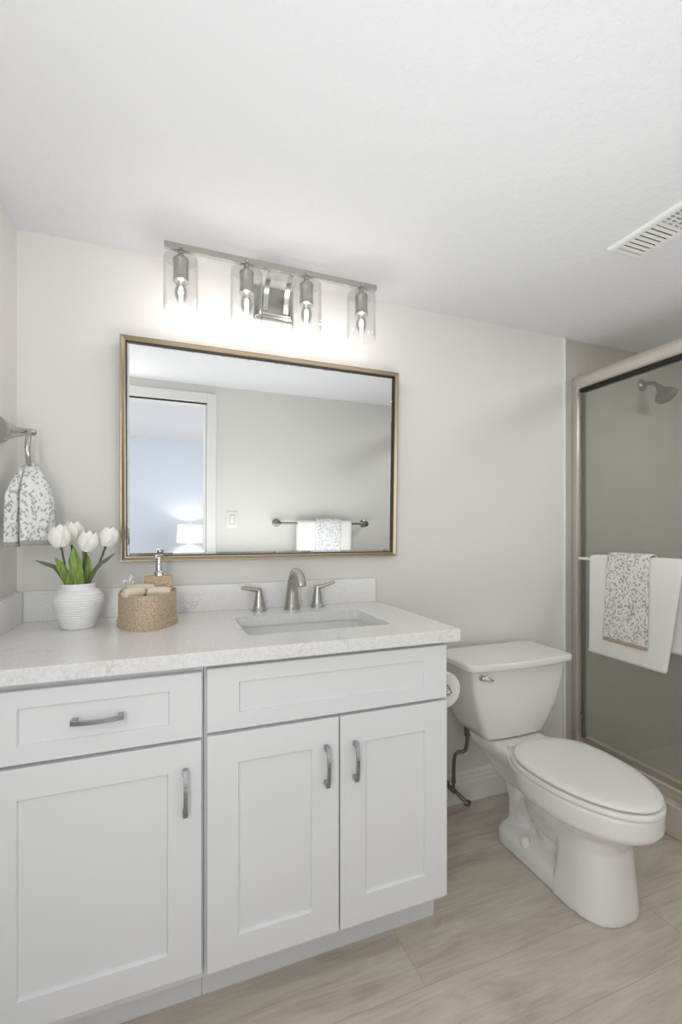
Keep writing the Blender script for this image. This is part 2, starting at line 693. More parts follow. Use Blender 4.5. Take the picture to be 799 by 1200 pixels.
# ------------------------------------------------------------------ vanity cabinets
YF = 1.108     # front of doors
YC = 1.128     # front of the face frame
CT = .849      # underside of counter


def shaker(name, parent, x0, x1, z0, z1, stile, rail, yf=YF, th=.019):
    """one shaker door or drawer front: outer frame with a recessed flat panel"""
    b = nb()
    px0, px1, pz0, pz1 = x0 + stile, x1 - stile, z0 + rail, z1 - rail
    def ring(ix, iz, y, jx=None):
        return [(x0 + ix, y, z0 + iz), (x1 - ix, y, z0 + iz), (x1 - ix, y, z1 - iz), (x0 + ix, y, z1 - iz)]
    e = .0015
    rings = [ring(0, 0, yf + th), ring(0, 0, yf + e), ring(e, e, yf),
             ring(stile - .001, rail - .001, yf), ring(stile, rail, yf + .001), ring(stile + .002, rail + .002, yf + .008)]
    loft(b, rings, True, True)
    return obj(name, b, 'cabinet', parent, smooth=True, angle=20)


def pull(parent, x, z, length, vertical=True, yf=YF):
    b = nb()
    n = 10
    pts, rad = [], []
    for k in range(n + 1):
        t = -1 + 2 * k / n
        y = yf - .016 - .010 * (1 - t * t)
        p = (x, y, z + t * length / 2) if vertical else (x + t * length / 2, y, z)
        pts.append(p)
    rings = []
    for k, p in enumerate(pts):
        t = -1 + 2 * k / n
        w = .0042 + .0010 * t * t
        hth = .0035
        if vertical:
            rings.append([(p[0] - w, p[1] - hth, p[2]), (p[0] + w, p[1] - hth, p[2]), (p[0] + w, p[1] + hth, p[2]), (p[0] - w, p[1] + hth, p[2])])
        else:
            rings.append([(p[0], p[1] - hth, p[2] - w), (p[0], p[1] - hth, p[2] + w), (p[0], p[1] + hth, p[2] + w), (p[0], p[1] + hth, p[2] - w)])
    loft(b, rings)
    for s in (-1, 1):
        o = s * (length / 2 - .007)
        cx, cz = (x, z + o) if vertical else (x + o, z)
        box(b, cx - .006, cx + .006, yf - .019, yf + .0005, cz - .006, cz + .006, .002)
    return obj('handle', b, 'pull', parent, angle=30)


def carcass(parent, x0, x1, sink=False):
    b = nb()
    t = .016
    box(b, x0, x0 + t, YC + .02, YB - .002, .100, CT)
    box(b, x1 - t, x1, YC + .02, YB - .002, .100, CT)
    box(b, x0 + t, x1 - t, YC + .02, YB - .002, .100, .116)
    box(b, x0 + t, x1 - t, YB - .014, YB - .002, .116, CT)
    obj('carcass', b, 'cabinet_in', parent, smooth=False)
    b = nb()   # face frame
    box(b, x0, x0 + .035, YC, YC + .02, .100, CT)
    box(b, x1 - .035, x1, YC, YC + .02, .100, CT)
    box(b, x0 + .035, x1 - .035, YC, YC + .02, .806, CT)
    box(b, x0 + .035, x1 - .035, YC, YC + .02, .655, .69)
    box(b, x0 + .035, x1 - .035, YC, YC + .02, .100, .14)
    obj('face_frame', b, 'cabinet_in', parent, smooth=False)
    b = nb(); box(b, x0, x1, 1.188, 1.206, 0, .100); box(b, x0, x0 + t, 1.206, YB - .03, 0, .1); box(b, x1 - t, x1, 1.206, YB - .03, 0, .1)
    obj('toe_kick', b, 'cabinet_in', parent, smooth=False)


XS = .0825
cl = thing('vanity_cabinet', 'white shaker cabinet with one drawer over one door, left of the sink cabinet', 'cabinet', (-.17, 1.36, 0), 'vanity cabinets')
carcass(cl, XL + .001, XS - .0005)
dr = shaker('drawer', cl, -.357, .0775, .6775, .829, .0715, .037)
pull(dr, -.137, .755, .102, False)
do = shaker('door', cl, -.360, .0765, .128, .6695, .0735, .0655)
pull(do, .040, .561, .106)

cr = thing('vanity_cabinet', 'wider white shaker cabinet with two doors and a false drawer front, beneath the sink', 'cabinet', (.42, 1.36, 0), 'vanity cabinets')
carcass(cr, XS + .0005, .754)
ff = shaker('false_drawer_front', cr, .0885, .7465, .684, .834, .0745, .038)
d1 = shaker('door', cr, .0885, .4180, .120, .6755, .073, .0715)
pull(d1, .382, .5595, .104)
d2 = shaker('door', cr, .4220, .7475, .120, .6755, .072, .0755)
pull(d2, .461, .5585, .102)

# ------------------------------------------------------------------ countertop (with sink cut-out), splashes
CTOP = .882
SX0, SX1, SY0, SY1 = .200, .628, 1.212, 1.490
ct = thing('countertop', 'white quartz vanity top with grey speckled edge, on both cabinets', 'countertop', (.18, 1.36, CT))
b = nb()
X0, X1, Y0, Y1 = XL + .001, .776, 1.082, YB - .001
outer = rrect(X0, X1, Y0, Y1, .003, 0, 2)
inner = rrect(SX0, SX1, SY0, SY1, .028, 0, 5)
def plate(b, z, flip):
    eo = [b.verts.new((p[0], p[1], z)) for p in outer]
    ei = [b.verts.new((p[0], p[1], z)) for p in inner]
    es = []
    for L in (eo, ei):
        for i in range(len(L)):
            es.append(b.edges.new((L[i], L[(i + 1) % len(L)])))
    bmesh.ops.triangle_fill(b, use_beauty=True, use_dissolve=False, edges=es)
    return eo, ei
to, ti = plate(b, CTOP, False)
bo, bi = plate(b, CT, True)
for A, B in ((to, bo), (ti, bi)):
    n = len(A)
    for i in range(n):
        b.faces.new((A[i], A[(i + 1) % n], B[(i + 1) % n], B[i]))
obj('slab', b, 'quartz', ct, smooth=False)
b = nb(); box(b, XL + .021, .770, YB - .021, YB - .001, CTOP, CTOP + .0925, .0015); obj('backsplash', b, 'quartz', ct, smooth=False)
b = nb(); box(b, XL + .001, XL + .0205, 1.10, YB - .001, CTOP, CTOP + .0925, .0015); obj('side_splash', b, 'quartz', ct, smooth=False)

# undermount basin
sk = thing('sink', 'white rectangular undermount basin set into the quartz vanity top', 'sink', (.414, 1.351, CT - .13))
b = nb()
g = .006
rings = []
for ins, z, r in ((-.02, CT - .001, .03), (-g, CT - .001, .03), (-g, CT - .01, .03), (.004, CT - .09, .035), (.018, CT - .118, .045), (.05, CT - .128, .05), (.12, CT - .131, .02)):
    rings.append(rrect(SX0 + ins, SX1 - ins, SY0 + ins, SY1 - ins, r, z, 6))
loft(b, rings, False, True)
rings = []
for ins, z, r in ((-.02, CT - .001, .03), (-.02, CT - .01, .03), (-.016, CT - .09, .035), (.0, CT - .13, .045), (.12, CT - .142, .02)):
    rings.append(rrect(SX0 + ins, SX1 - ins, SY0 + ins, SY1 - ins, r, z, 6))
loft(b, rings, False, True)
bmesh.ops.remove_doubles(b, verts=b.verts, dist=.0002)
obj('basin', b, 'porcelain_inner', sk)
b = nb(); lathe(b, [(.001, CT - .1275), (.021, CT - .1275), (.023, CT - .129), (.023, CT - .1305)], (.414, 1.36, 0)); obj('drain', b, 'chrome', sk)

# ------------------------------------------------------------------ faucet
fa = thing('faucet', 'brushed nickel widespread faucet with arched spout and two lever handles, behind the sink', 'faucet', (.415, 1.57, CTOP))
b = nb()
tube(b, [(.415, 1.575, CTOP + .003), (.415, 1.573, CTOP + .03), (.415, 1.568, CTOP + .075), (.416, 1.556, CTOP + .112), (.417, 1.530, CTOP + .134),
         (.418, 1.498, CTOP + .130), (.420, 1.472, CTOP + .108), (.4205, 1.465, CTOP + .092)],
     [.0265, .0235, .0195, .0165, .015, .0145, .0140, .0135], 20, 6, up=(0, -1, 0), ratio=[1.0, 1., 1., 1.05, 1.15, 1.2, 1.2, 1.2])
lathe(b, [(.0285, CTOP), (.0285, CTOP + .004), (.027, CTOP + .006)], (.415, 1.575, 0))
obj('spout', b, 'nickel', fa)
for x, y, s, lift in ((.300, 1.581, -1, .004), (.515, 1.590, 1, .012)):
    b = nb()
    lathe(b, [(.0265, CTOP), (.0265, CTOP + .004), (.0235, CTOP + .0075), (.0195, CTOP + .020), (.0155, CTOP + .045), (.0120, CTOP + .062), (.0115, CTOP + .072), (.0105, CTOP + .076)], (x, y, 0), 24)
    h = obj('handle', b, 'nickel', fa)
    b = nb()
    z = CTOP + .072
    tube(b, [(x - s * .006, y, z + .001), (x + s * .012, y - .004, z + .002), (x + s * .035, y - .009, z + .005 + lift * .4), (x + s * .062, y - .013, z + .007 + lift)],
         [.0075, .0085, .0068, .0062], 14, 5, up=(0, 0, 1), ratio=[1.2, 1.2, 1.15, 1.2])
    obj('lever', b, 'nickel', h)

# ------------------------------------------------------------------ mirror (hangs with its top leaning out a little)
TILT = R(1.75)
MX0, MX1, MZ0, MH = -.138, .856, 1.0605, .724
mi = thing('wall_mirror', 'large rectangular mirror in a thin champagne metal frame above the vanity', 'mirror', ((MX0 + MX1) / 2, YB - .001, MZ0), rot=(TILT, 0, 0))
hw = (MX1 - MX0) / 2
def fr_ring(ins, y):
    return [(-hw + ins, y, ins), (hw - ins, y, ins), (hw - ins, y, MH - ins), (-hw + ins, y, MH - ins)]
b = nb()
loft(b, [fr_ring(0, 0), fr_ring(0, -.027), fr_ring(.0015, -.030), fr_ring(.004, -.030), fr_ring(.013, -.024), fr_ring(.0155, -.024)], False, False)
obj('frame', b, 'champagne', mi, smooth=False, local=True)
b = nb()
loft(b, [fr_ring(.0155, -.024), fr_ring(.0165, -.024), fr_ring(.0185, -.0185), fr_ring(.0185, -.012)], False, False)
obj('inner_lip', b, 'frame_dark', mi, smooth=False, local=True)
b = nb()
loft(b, [fr_ring(.0185, -.0155), fr_ring(.0265, -.0172)], False, True)
loft(b, [fr_ring(.012, -.010), fr_ring(.012, -.004)], True, True)
obj('glass', b, 'mirror', mi, smooth=False, local=True)

# ------------------------------------------------------------------ vanity light
vl = thing('vanity_light', 'brushed nickel four-bulb bar light with clear glass cylinder shades above the mirror', 'wall light', (.365, YB, 1.985))
BY, BZ = 1.50, 2.036
b = nb(); box(b, -.007, .709, BY - .0095, BY + .0095, BZ - .0095, BZ + .0095, .0015); obj('bar', b, 'nickel', vl, smooth=False)
b = nb()
rings = []
for ins, y in ((0, YB), (0, YB - .012), (.004, YB - .016), (.012, YB - .018), (.014, YB - .024), (.016, YB - .025)):
    rings.append([(.292 + ins, y, 1.925 + ins), (.437 - ins, y, 1.925 + ins), (.437 - ins, y, 2.042 - ins), (.292 + ins, y, 2.042 - ins)])
loft(b, rings, True, True)
obj('back_plate', b, 'nickel', vl, smooth=False)
for x in (.330, .404):
    b = nb()
    path = catmull([(x, BY + .008, BZ - .004), (x, BY + .030, BZ + .004), (x, BY + .070, BZ - .004), (x, BY + .100, BZ - .030), (x, BY + .116, BZ - .065), (x, YB - .026, BZ - .086)], 6)
    rings = []
    for i, p in enumerate(path):
        dd = (path[min(i + 1, len(path) - 1)] - path[max(i - 1, 0)]).normalized()
        nn = Vector((0, -dd.z, dd.y)) * .0022
        w = .0085
        rings.append([(p.x - w, p.y - nn.y, p.z - nn.z), (p.x + w, p.y - nn.y, p.z - nn.z), (p.x + w, p.y + nn.y, p.z + nn.z), (p.x - w, p.y + nn.y, p.z + nn.z)])
    loft(b, rings)
    obj('arm', b, 'nickel', vl, smooth=True, angle=40)
for x in (.042, .244, .447, .651):
    y = BY
    b = nb()
    lathe(b, [(.004, 2.027), (.009, 2.024), (.009, 2.018), (.005, 2.015), (.005, 2.010), (.012, 2.007), (.0145, 2.000), (.0155, 1.998)], (x, y, 0), 20)
    sphere(b, (x, y - .011, 2.034), .006)
    obj('stem', b, 'nickel', vl)
    b = nb()
    lathe(b, [(.018, 2.006), (.0235, 2.000), (.0235, 1.988), (.0225, 1.986), (.0225, 1.942), (.024, 1.940), (.024, 1.931), (.019, 1.930), (.015, 1.930)], (x, y, 0), 28)
    obj('socket', b, 'nickel', vl)
    b = nb()
    r = .051
    lathe(b, [(r - .0022, 1.9985), (r - .0005, 1.9985), (r, 1.996), (r, 1.846), (r - .001, 1.844), (r - .0022, 1.846), (r - .0022, 1.9985)], (x, y, 0), 48, cap=False)
    so = obj('shade', b, 'glass', vl)
    b = nb()
    lathe(b, [(.0238, 2.0045), (r - .006, 2.0045), (r - .002, 2.0035), (r - .0005, 2.0010), (r - .0005, 1.9990), (.0238, 1.9990), (.0238, 2.0045)], (x, y, 0), 48, cap=False)
    obj('shade_top', b, 'thick_glass', so)
    b = nb()
    lathe(b, [(.011, 1.932), (.012, 1.924), (.0160, 1.912), (.0185, 1.900), (.0170, 1.886), (.0120, 1.875), (.007, 1.869), (.002, 1.866)], (x, y, 0), 24)
    bu = obj('bulb', b, 'bulb_glass', vl)
    b = nb()
    lathe(b, [(.001, 1.916), (.0045, 1.911), (.0062, 1.903), (.0060, 1.896), (.0040, 1.888), (.0010, 1.882)], (x, y, 0), 12)
    obj('filament', b, 'filament', bu)

# ------------------------------------------------------------------ towel ring and the towel on it
RX, RY, RZ = -.359, 1.545, 1.442
tr = thing('towel_ring', 'brushed nickel towel ring with a flared arm on the left wall', 'towel ring', (XL, 1.50, 1.42))
b = nb()
tube(b, [(XL + .001, 1.440, 1.424), (XL + .008, 1.455, 1.425), (XL + .016, 1.472, 1.427), (XL + .034, 1.502, 1.433), (XL + .052, 1.530, 1.439), (RX + .002, RY, RZ), (RX + .006, RY + .004, RZ)],
     [.040, .036, .026, .0145, .0105, .0095, .006], 24, 5, up=(0, 0, 1))
obj('arm', b, 'nickel', tr)
b = nb()
ring_c = Vector((RX - .0085, RY - .008, RZ - .054))
rd = Vector((-.225, .974, 0)).normalized()
pts = []
for k in range(48):
    a = 2 * PI * k / 48
    pts.append(ring_c + rd * (.055 * math.sin(a)) + Vector((.003 * math.cos(2 * a), 0, .055 * math.cos(a))))
rings = []
for i, p in enumerate(pts):
    dd = (pts[(i + 1) % 48] - pts[i - 1]).normalized()
    s = (p - ring_c).normalized()
    q = dd.cross(s).normalized()
    rings.append([tuple(p + s * (.0026 * math.cos(2 * PI * k / 12)) + q * (.0058 * math.sin(2 * PI * k / 12))) for k in range(12)])
loft(b, rings + [rings[0]], False, False)
bmesh.ops.remove_doubles(b, verts=b.verts, dist=.00005)
obj('ring', b, 'nickel', tr)


def cloth_mod(o, th, sub=1):
    s = o.modifiers.new('thickness', 'SOLIDIFY')
    s.thickness = th
    s.offset = 0
    m = o.modifiers.new('soft', 'SUBSURF')
    m.levels = sub
    m.render_levels = sub
    return o


# hanging guest towel, gathered over the ring bottom: two lobes (front with a fold line, back against the wall)
tw = thing('hand_towel', 'white leaf-patterned guest towel with grey hem hanging from the ring on the left wall', 'towel', (-.35, 1.49, 1.12))
def lobe(cx_top, cy_top, ztop, x0, y0, x1, y1, zbot, bulge, seed, nu=18, nv=22, gather=.16):
    """fabric fan: gathered at the top, spreading to the segment (x0,y0)-(x1,y1) at the bottom"""
    grid = []
    for j in range(nv + 1):
        v = j / nv
        sp = gather + (1 - gather) * min(1, (v / .40)) ** .60 if v < .40 else 1.
        sp *= (.90 + .10 * v)
        row = []
        for i in range(nu + 1):
            u = i / nu
            ex = cx_top + (x0 + (x1 - x0) * u - cx_top) * sp
            ey = cy_top + (y0 + (y1 - y0) * u - cy_top) * sp
            px, py = -(y1 - y0), (x1 - x0)
            L = math.hypot(px, py)
            px, py = px / L, py / L
            bl = bulge * math.sin(PI * u) * (1 - .35 * v) * min(1, v * 4 + .25)
            rp = .005 * math.sin(u * 3 * PI + seed) * v + .003 * noise.noise(Vector((u * 5, v * 6, seed)))
            z = ztop + (zbot - ztop) * v - .012 * (abs(u - .5) * 2) ** 2 * (1 - v)
            row.append((ex - px * (bl + rp) * -1 * -1, ey - py * (bl + rp), z))
        grid.append(row)
    return grid
def grid_obj(name, grid, m, parent, th=.006, sub=1):
    b = nb()
    vs = [[b.verts.new(p) for p in r] for r in grid]
    for a, c in zip(vs, vs[1:]):
        for i in range(len(a) - 1):
            b.faces.new((a[i], a[i + 1], c[i + 1], c[i]))
    return cloth_mod(obj(name, b, m, parent, angle=180), th, sub)
top = (-.369, 1.539, 1.350)
front = lobe(top[0], top[1], top[2] + .004, -.3685, 1.443, -.298, 1.520, 1.1305, .016, 1.)
grid_obj('front_fold', front, 'terry_pat', tw, .007)
back = lobe(top[0] - .003, top[1], top[2] - .004, -.4065, 1.453, -.3715, 1.477, 1.1265, .014, 2.2, nu=10)
grid_obj('rear_fold', back, 'terry_pat', tw, .007)
def hem(grid, drop, m, parent, th, name='hem'):
    last, prev = grid[-1], grid[-2]
    rows = [[(p[0], p[1], p[2] + .002) for p in last], [(p[0], p[1], p[2] - drop * .5) for p in last], [(p[0], p[1], p[2] - drop) for p in last]]
    return grid_obj(name, rows, m, parent, th)
hem(front, .012, 'hem_grey', tw, .0085)
hem(back, .012, 'hem_grey', tw, .0085)

# ------------------------------------------------------------------ vase and tulips
VX, VY = -.236, 1.49
va = thing('vase', 'white ribbed ceramic vase of tulips at the left end of the counter', 'vase', (VX, VY, CTOP))
b = nb()
prof = [(.040, 0), (.0425, .002), (.0445, .008)]
base = [(.008, .0440), (.03, .0515), (.055, .0600), (.075, .0650), (.085, .0652), (.095, .0618), (.104, .0550), (.110, .0480), (.1135, .0440)]
def rad_at(z):
    for (z0, r0), (z1, r1) in zip(base, base[1:]):
        if z0 <= z <= z1:
            return r0 + (r1 - r0) * (z - z0) / (z1 - z0)
    return base[-1][1]
n = 100
for k in range(1, n + 1):
    z = .008 + (.1135 - .008) * k / n
    amp = .0009 * min(1, max(0, (z - .012) / .02)) * min(1, max(0, (.108 - z) / .01))
    prof.append((rad_at(z) + amp * math.sin(z * 2 * PI / .0068), z))
prof += [(.0435, .117), (.0440, .122), (.0452, .1255), (.0445, .1275), (.0425, .1265), (.0405, .120), (.0400, .110), (.05, .09), (.05, .03), (.02, .02)]
lathe(b, [(r, z + CTOP) for r, z in prof], (VX, VY, 0), 48)
obj('body', b, 'vase', va, angle=80)
b = nb(); lathe(b, [(.002, CTOP + .112), (.0395, CTOP + .112)], (VX, VY, 0), 24); lathe(b, [(.0395, CTOP + .112), (.0395, CTOP + .100), (.002, CTOP + .100)], (VX, VY, 0), 24)
obj('moss', b, 'stem', va)


def bloom(b, c, tilt, az, size):
    """closed tulip head: six cupped overlapping petals"""
    mat = Matrix.Translation(c) @ Matrix.Rotation(az, 4, 'Z') @ Matrix.Rotation(tilt, 4, 'Y')
    for k in range(6):
        inner = k % 2
        a0 = k * PI / 3
        rows = []
        for j in range(9):
            v = j / 8
            rr = size * (.44 if not inner else .39) * math.sin(PI * (.13 + .72 * v)) ** .75
            z = size * (-.5 + (1.0 if not inner else 1.06) * v)
            wid = R(54) * min(1., .45 + 1.4 * v) * math.sqrt(max(.05, 1 - (max(0., v - .5) / .505) ** 4))
            row = []
            for i in range(7):
                u = -1 + i / 3
                a = a0 + u * wid
                r2 = rr * (1 + .05 * u * u) + .0006
                row.append(mat @ Vector((r2 * math.cos(a), r2 * math.sin(a), z - size * .07 * u * u * v)))
            rows.append(row)
        vs = [[b.verts.new(p) for p in r] for r in rows]
        for p, q in zip(vs, vs[1:]):
            for i in range(6):
                b.faces.new((p[i], p[i + 1], q[i + 1], q[i]))


def leaf(b, pts, widths, twist=0., face=(0, -1, 0), fold=.25):
    P = catmull(pts, 5)
    N = len(P)
    rows = []
    for i, p in enumerate(P):
        t = i / (N - 1)
        k = t * (len(widths) - 1)
        q = min(int(k), len(widths) - 2)
        w = widths[q] + (widths[q + 1] - widths[q]) * (k - q)
        dd = (P[min(i + 1, N - 1)] - P[max(i - 1, 0)]).normalized()
        f = Vector(face)
        s = dd.cross(f).normalized()
        s = Matrix.Rotation(twist * t, 3, dd) @ s
        nrm = s.cross(dd).normalized()
        rows.append([p - s * w + nrm * (w * fold), p - s * (w * .5) + nrm * (w * fold * .3), p, p + s * (w * .5) + nrm * (w * fold * .3), p + s * w + nrm * (w * fold)])
    vs = [[b.verts.new(p) for p in r] for r in rows]
    for a, c in zip(vs, vs[1:]):
        for i in range(4):
            b.faces.new((a[i], a[i + 1], c[i + 1], c[i]))


ZR = CTOP + .112   # where stems leave the vase
GT = 'white tulips in the ribbed vase'
spec = [
    ('white tulip bloom at the far left of the vase, nearest the hanging towel', (-.275, 1.452, 1.143), -.14, 0., .062, (-.252, 1.480), None),
    ('tallest white tulip bloom, second from left, tipped slightly right', (-.2535, 1.517, 1.151), .10, .2, .068, (-.243, 1.490), 'centre'),
    ('white tulip bloom leaning forward, third from left and lowest', (-.207, 1.462, 1.129), .20, -.4, .060, (-.228, 1.478), 'back'),
    ('white tulip on a bare slanting stem at the far right of the vase', (-.158, 1.490, 1.141), .26, 0., .059, (-.216, 1.487), 'right'),
]
for lab, c, tilt, az, size, base_xy, lf in spec:
    t = thing('tulip', lab, 'flower', (base_xy[0], base_xy[1], ZR), GT)
    b = nb(); bloom(b, Vector(c), tilt, az, size)
    o = obj('bloom', b, 'petal', t, angle=180)
    s = o.modifiers.new('thickness', 'SOLIDIFY'); s.thickness = .0009
    m = o.modifiers.new('soft', 'SUBSURF'); m.levels = 1; m.render_levels = 1
    b = nb()
    foot = Vector(c) + Matrix.Rotation(az, 3, 'Z') @ Matrix.Rotation(tilt, 3, 'Y') @ Vector((0, 0, -size * .49))
    mid = Vector(((base_xy[0] + foot.x) / 2 + (foot.x - base_xy[0]) * .08, (base_xy[1] + foot.y) / 2, (ZR + foot.z) / 2))
    tube(b, [(base_xy[0], base_xy[1], ZR - .005), mid, foot], [.0026, .0025, .0028], 10, 5)
    obj('stem', b, 'stem', t)
    def lf_obj(pts, w, mat, **k):
        b = nb(); leaf(b, pts, w, **k)
        o = obj('leaf', b, mat, t, angle=180)
        s = o.modifiers.new('thickness', 'SOLIDIFY'); s.thickness = .0011
    if lf is None:
        lf_obj([(-.256, 1.475, ZR), (-.268, 1.470, ZR + .03), (-.288, 1.466, ZR + .062), (-.312, 1.464, ZR + .074), (-.334, 1.462, ZR + .084)], [.005, .0065, .0060, .0048, .0008], 'leaf_dark', face=(.3, -1, .5))
        lf_obj([(-.254, 1.470, ZR), (-.262, 1.462, ZR + .035), (-.274, 1.458, ZR + .068), (-.287, 1.456, ZR + .092)], [.005, .010, .011, .0008], 'leaf', face=(.2, -1, .35))
    elif lf == 'centre':
        lf_obj([(-.226, 1.456, ZR - .004), (-.232, 1.450, ZR + .045), (-.238, 1.449, ZR + .085), (-.2405, 1.450, ZR + .122)], [.010, .0165, .0145, .0006], 'leaf')
        lf_obj([(-.246, 1.464, ZR - .004), (-.250, 1.458, ZR + .03), (-.249, 1.456, ZR + .06)], [.010, .0125, .003], 'leaf')
    elif lf == 'back':
        lf_obj([(-.216, 1.480, ZR - .004), (-.212, 1.478, ZR + .045), (-.214, 1.478, ZR + .085), (-.224, 1.478, ZR + .108)], [.009, .012, .010, .0008], 'leaf')
    else:
        lf_obj([(-.210, 1.474, ZR - .002), (-.202, 1.470, ZR + .03), (-.182, 1.468, ZR + .064), (-.160, 1.467, ZR + .082), (-.138, 1.467, ZR + .101)], [.006, .0062, .0058, .005, .0008], 'leaf_dark', face=(-.3, -1, .5))

# ------------------------------------------------------------------ stone caddy with dispenser, washcloths, swabs
cx0, cx1, cyb, cyf = -.132, .029, 1.535, 1.354
def caddy_ring(ins, z, yb=cyb):
    """bow-fronted plan: straight back and sides, rounded front"""
    pts = []
    x0, x1 = cx0 + ins, cx1 - ins
    yf, ys = cyf + ins, 1.462
    xc, hw_ = (x0 + x1) / 2, (x1 - x0) / 2
    for k in range(17):
        t = -1 + 2 * k / 16
        pts.append((xc + hw_ * t, ys - (ys - yf) * (1 - abs(t) ** 2.0), z))
    pts.append((x1, yb - ins, z))
    pts.append((x0, yb - ins, z))
    return pts
ca = thing('bath_caddy', 'speckled sandstone vanity caddy with a bowed front on the counter', 'caddy', (-.05, 1.45, CTOP))
b = nb()
zt = CTOP + .098
loft(b, [caddy_ring(-.003, CTOP), caddy_ring(-.003, CTOP + .018), caddy_ring(-.0018, CTOP + .020), caddy_ring(.0015, CTOP + .022), caddy_ring(.0015, zt - .001), caddy_ring(.0025, zt), caddy_ring(.007, zt), caddy_ring(.008, zt - .001), caddy_ring(.008, CTOP + .03)], True, True)
# divider between the front tray and the rear pockets, and the left pocket's side
box(b, cx0 + .007, cx1 - .007, 1.478, 1.484, CTOP + .028, zt - .003)
box(b, -.086, -.080, 1.4835, cyb - .007, CTOP + .028, zt - .003)
obj('body', b, 'stone', ca, smooth=False)
b = nb(); box(b, cx0 + .010, -.090, 1.4865, cyb - .009, CTOP + .031, zt + .008, .001)
obj('swab_cup', b, 'stone', ca, smooth=False)

sd = thing('soap_dispenser', 'sandstone soap dispenser with chrome pump in the right back of the caddy', 'soap dispenser', (-.02, 1.51, CTOP + .031))
b = nb()
loft(b, [rrect(-.062, .0185, 1.4865, cyb - .010, .006, z, 4) for z in (CTOP + .031, CTOP + .138)] +
     [rrect(-.062 + i, .0185 - i, 1.4865 + i, cyb - .010 - i, .005, CTOP + .138 + z, 4) for i, z in ((.001, .0015), (.003, .002))])
obj('bottle', b, 'stone', sd)
b = nb()
px, py, pz = -.021, 1.5085, CTOP + .140
lathe(b, [(.0150, pz - .001), (.0150, pz + .010), (.0135, pz + .012), (.0125, pz + .013), (.0105, pz + .014), (.0105, pz + .034), (.009, pz + .036), (.009, pz + .052), (.0120, pz + .0525), (.0120, pz + .062), (.011, pz + .064), (.003, pz + .065)], (px, py, 0), 24)
pu = obj('pump', b, 'chrome', sd)
b = nb(); tube(b, [(px, py, pz + .0575), (px - .004, py - .02, pz + .0595), (px - .006, py - .040, pz + .058), (px - .0065, py - .044, pz + .053)], [.0058, .0052, .0045, .0042], 12, 4)
obj('nozzle', b, 'chrome', pu)


def roll_cloth(label, c, ang, length, rad, tilt=0.):
    t = thing('washcloth', label, 'washcloth', (c[0], c[1], c[2] - rad), 'rolled washcloths in the caddy')
    b = nb()
    pts = []
    turns = 2.6
    N = 60
    sp = []
    for k in range(N + 1):
        a = turns * 2 * PI * k / N
        r = rad * (.14 + .86 * k / N)
        sp.append((r * math.cos(a), r * math.sin(a)))
    rows = []
    for j in range(9):
        u = -1 + j / 4
        f = 1 - .34 * abs(u) ** 4
        rows.append([(u * length / 2 + .001 * math.sin(k * .5), p[0] * f, p[1] * f) for k, p in enumerate(sp)])
    vs = [[b.verts.new(p) for p in r] for r in rows]
    for a, q in zip(vs, vs[1:]):
        for i in range(N):
            b.faces.new((a[i], a[i + 1], q[i + 1], q[i]))
    bmesh.ops.rotate(b, verts=b.verts, cent=(0, 0, 0), matrix=Matrix.Rotation(tilt, 3, 'Y'))
    bmesh.ops.rotate(b, verts=b.verts, cent=(0, 0, 0), matrix=Matrix.Rotation(ang, 3, 'Z'))
    bmesh.ops.translate(b, verts=b.verts, vec=Vector(c))
    o = obj('roll', b, 'washcloth', t, angle=180)
    cloth_mod(o, .004)
    return t


roll_cloth('rolled cream washcloth at the front left of the caddy, end facing forward', (-.086, 1.422, CTOP + .099), R(25), .060, .0175)
roll_cloth('rolled cream washcloth lying to the right in the caddy, beside the pump bottle', (-.022, 1.427, CTOP + .098), R(8), .064, .0165)
roll_cloth('rolled cream washcloth lying behind the other two in the caddy', (-.068, 1.459, CTOP + .106), R(-4), .075, .0150)
base_root = None
for k, (x, y, tx, ty, h) in enumerate(((-.118, 1.500, -.10, 0, .022), (-.111, 1.507, .02, .05, .026), (-.104, 1.502, .10, -.05, .033), (-.107, 1.514, .22, .1, .040), (-.098, 1.508, .2, 0, .020))):
    if base_root is None:
        t = thing('cotton_swab', 'cotton swab with white tips standing in the left back pocket of the caddy', 'cotton swab', (x, y, zt + .0078), 'cotton swabs in the caddy')
        b = nb(); lathe(b, [(.0011, zt + .0078), (.0011, zt + .022)], (x, y, 0), 8); obj('stick', b, 'plastic', t)
        b = nb(); sphere(b, (x, y, zt + .026), .0046, 12, 8, (1, 1, 1.7)); obj('tip', b, 'paper', t)
        base_root = t
    else:
        t = base_root.copy()
        COL.objects.link(t)
        t.location = (x, y, zt + .0078)
        t.rotation_euler = (ty, tx, 0)
        t.scale = (1, 1, h / .026)
        for ch in base_root.children:
            c2 = ch.copy()
            COL.objects.link(c2)
            c2.parent = t

# ------------------------------------------------------------------ toilet
TX = 1.265
to_ = thing('toilet', 'white two-piece toilet with closed elongated lid, between the vanity and the shower', 'toilet', (TX, 1.2, 0))


def remeshed(bm, voxel, sm):
    me = bpy.data.meshes.new('tmp')
    bmesh.ops.recalc_face_normals(bm, faces=bm.faces)
    bm.to_mesh(me)
    bm.free()
    o = bpy.data.objects.new('tmp', me)
    COL.objects.link(o)
    r = o.modifiers.new('r', 'REMESH')
    r.mode = 'VOXEL'
    r.voxel_size = voxel
    s = o.modifiers.new('s', 'SMOOTH')
    s.factor = .5
    s.iterations = sm
    dg = bpy.context.evaluated_depsgraph_get()
    dg.update()
    m2 = bpy.data.meshes.new_from_object(o.evaluated_get(dg))
    bpy.data.objects.remove(o)
    bpy.data.meshes.remove(me)
    out = bmesh.new()
    out.from_mesh(m2)
    bpy.data.meshes.remove(m2)
    return out


b = nb()
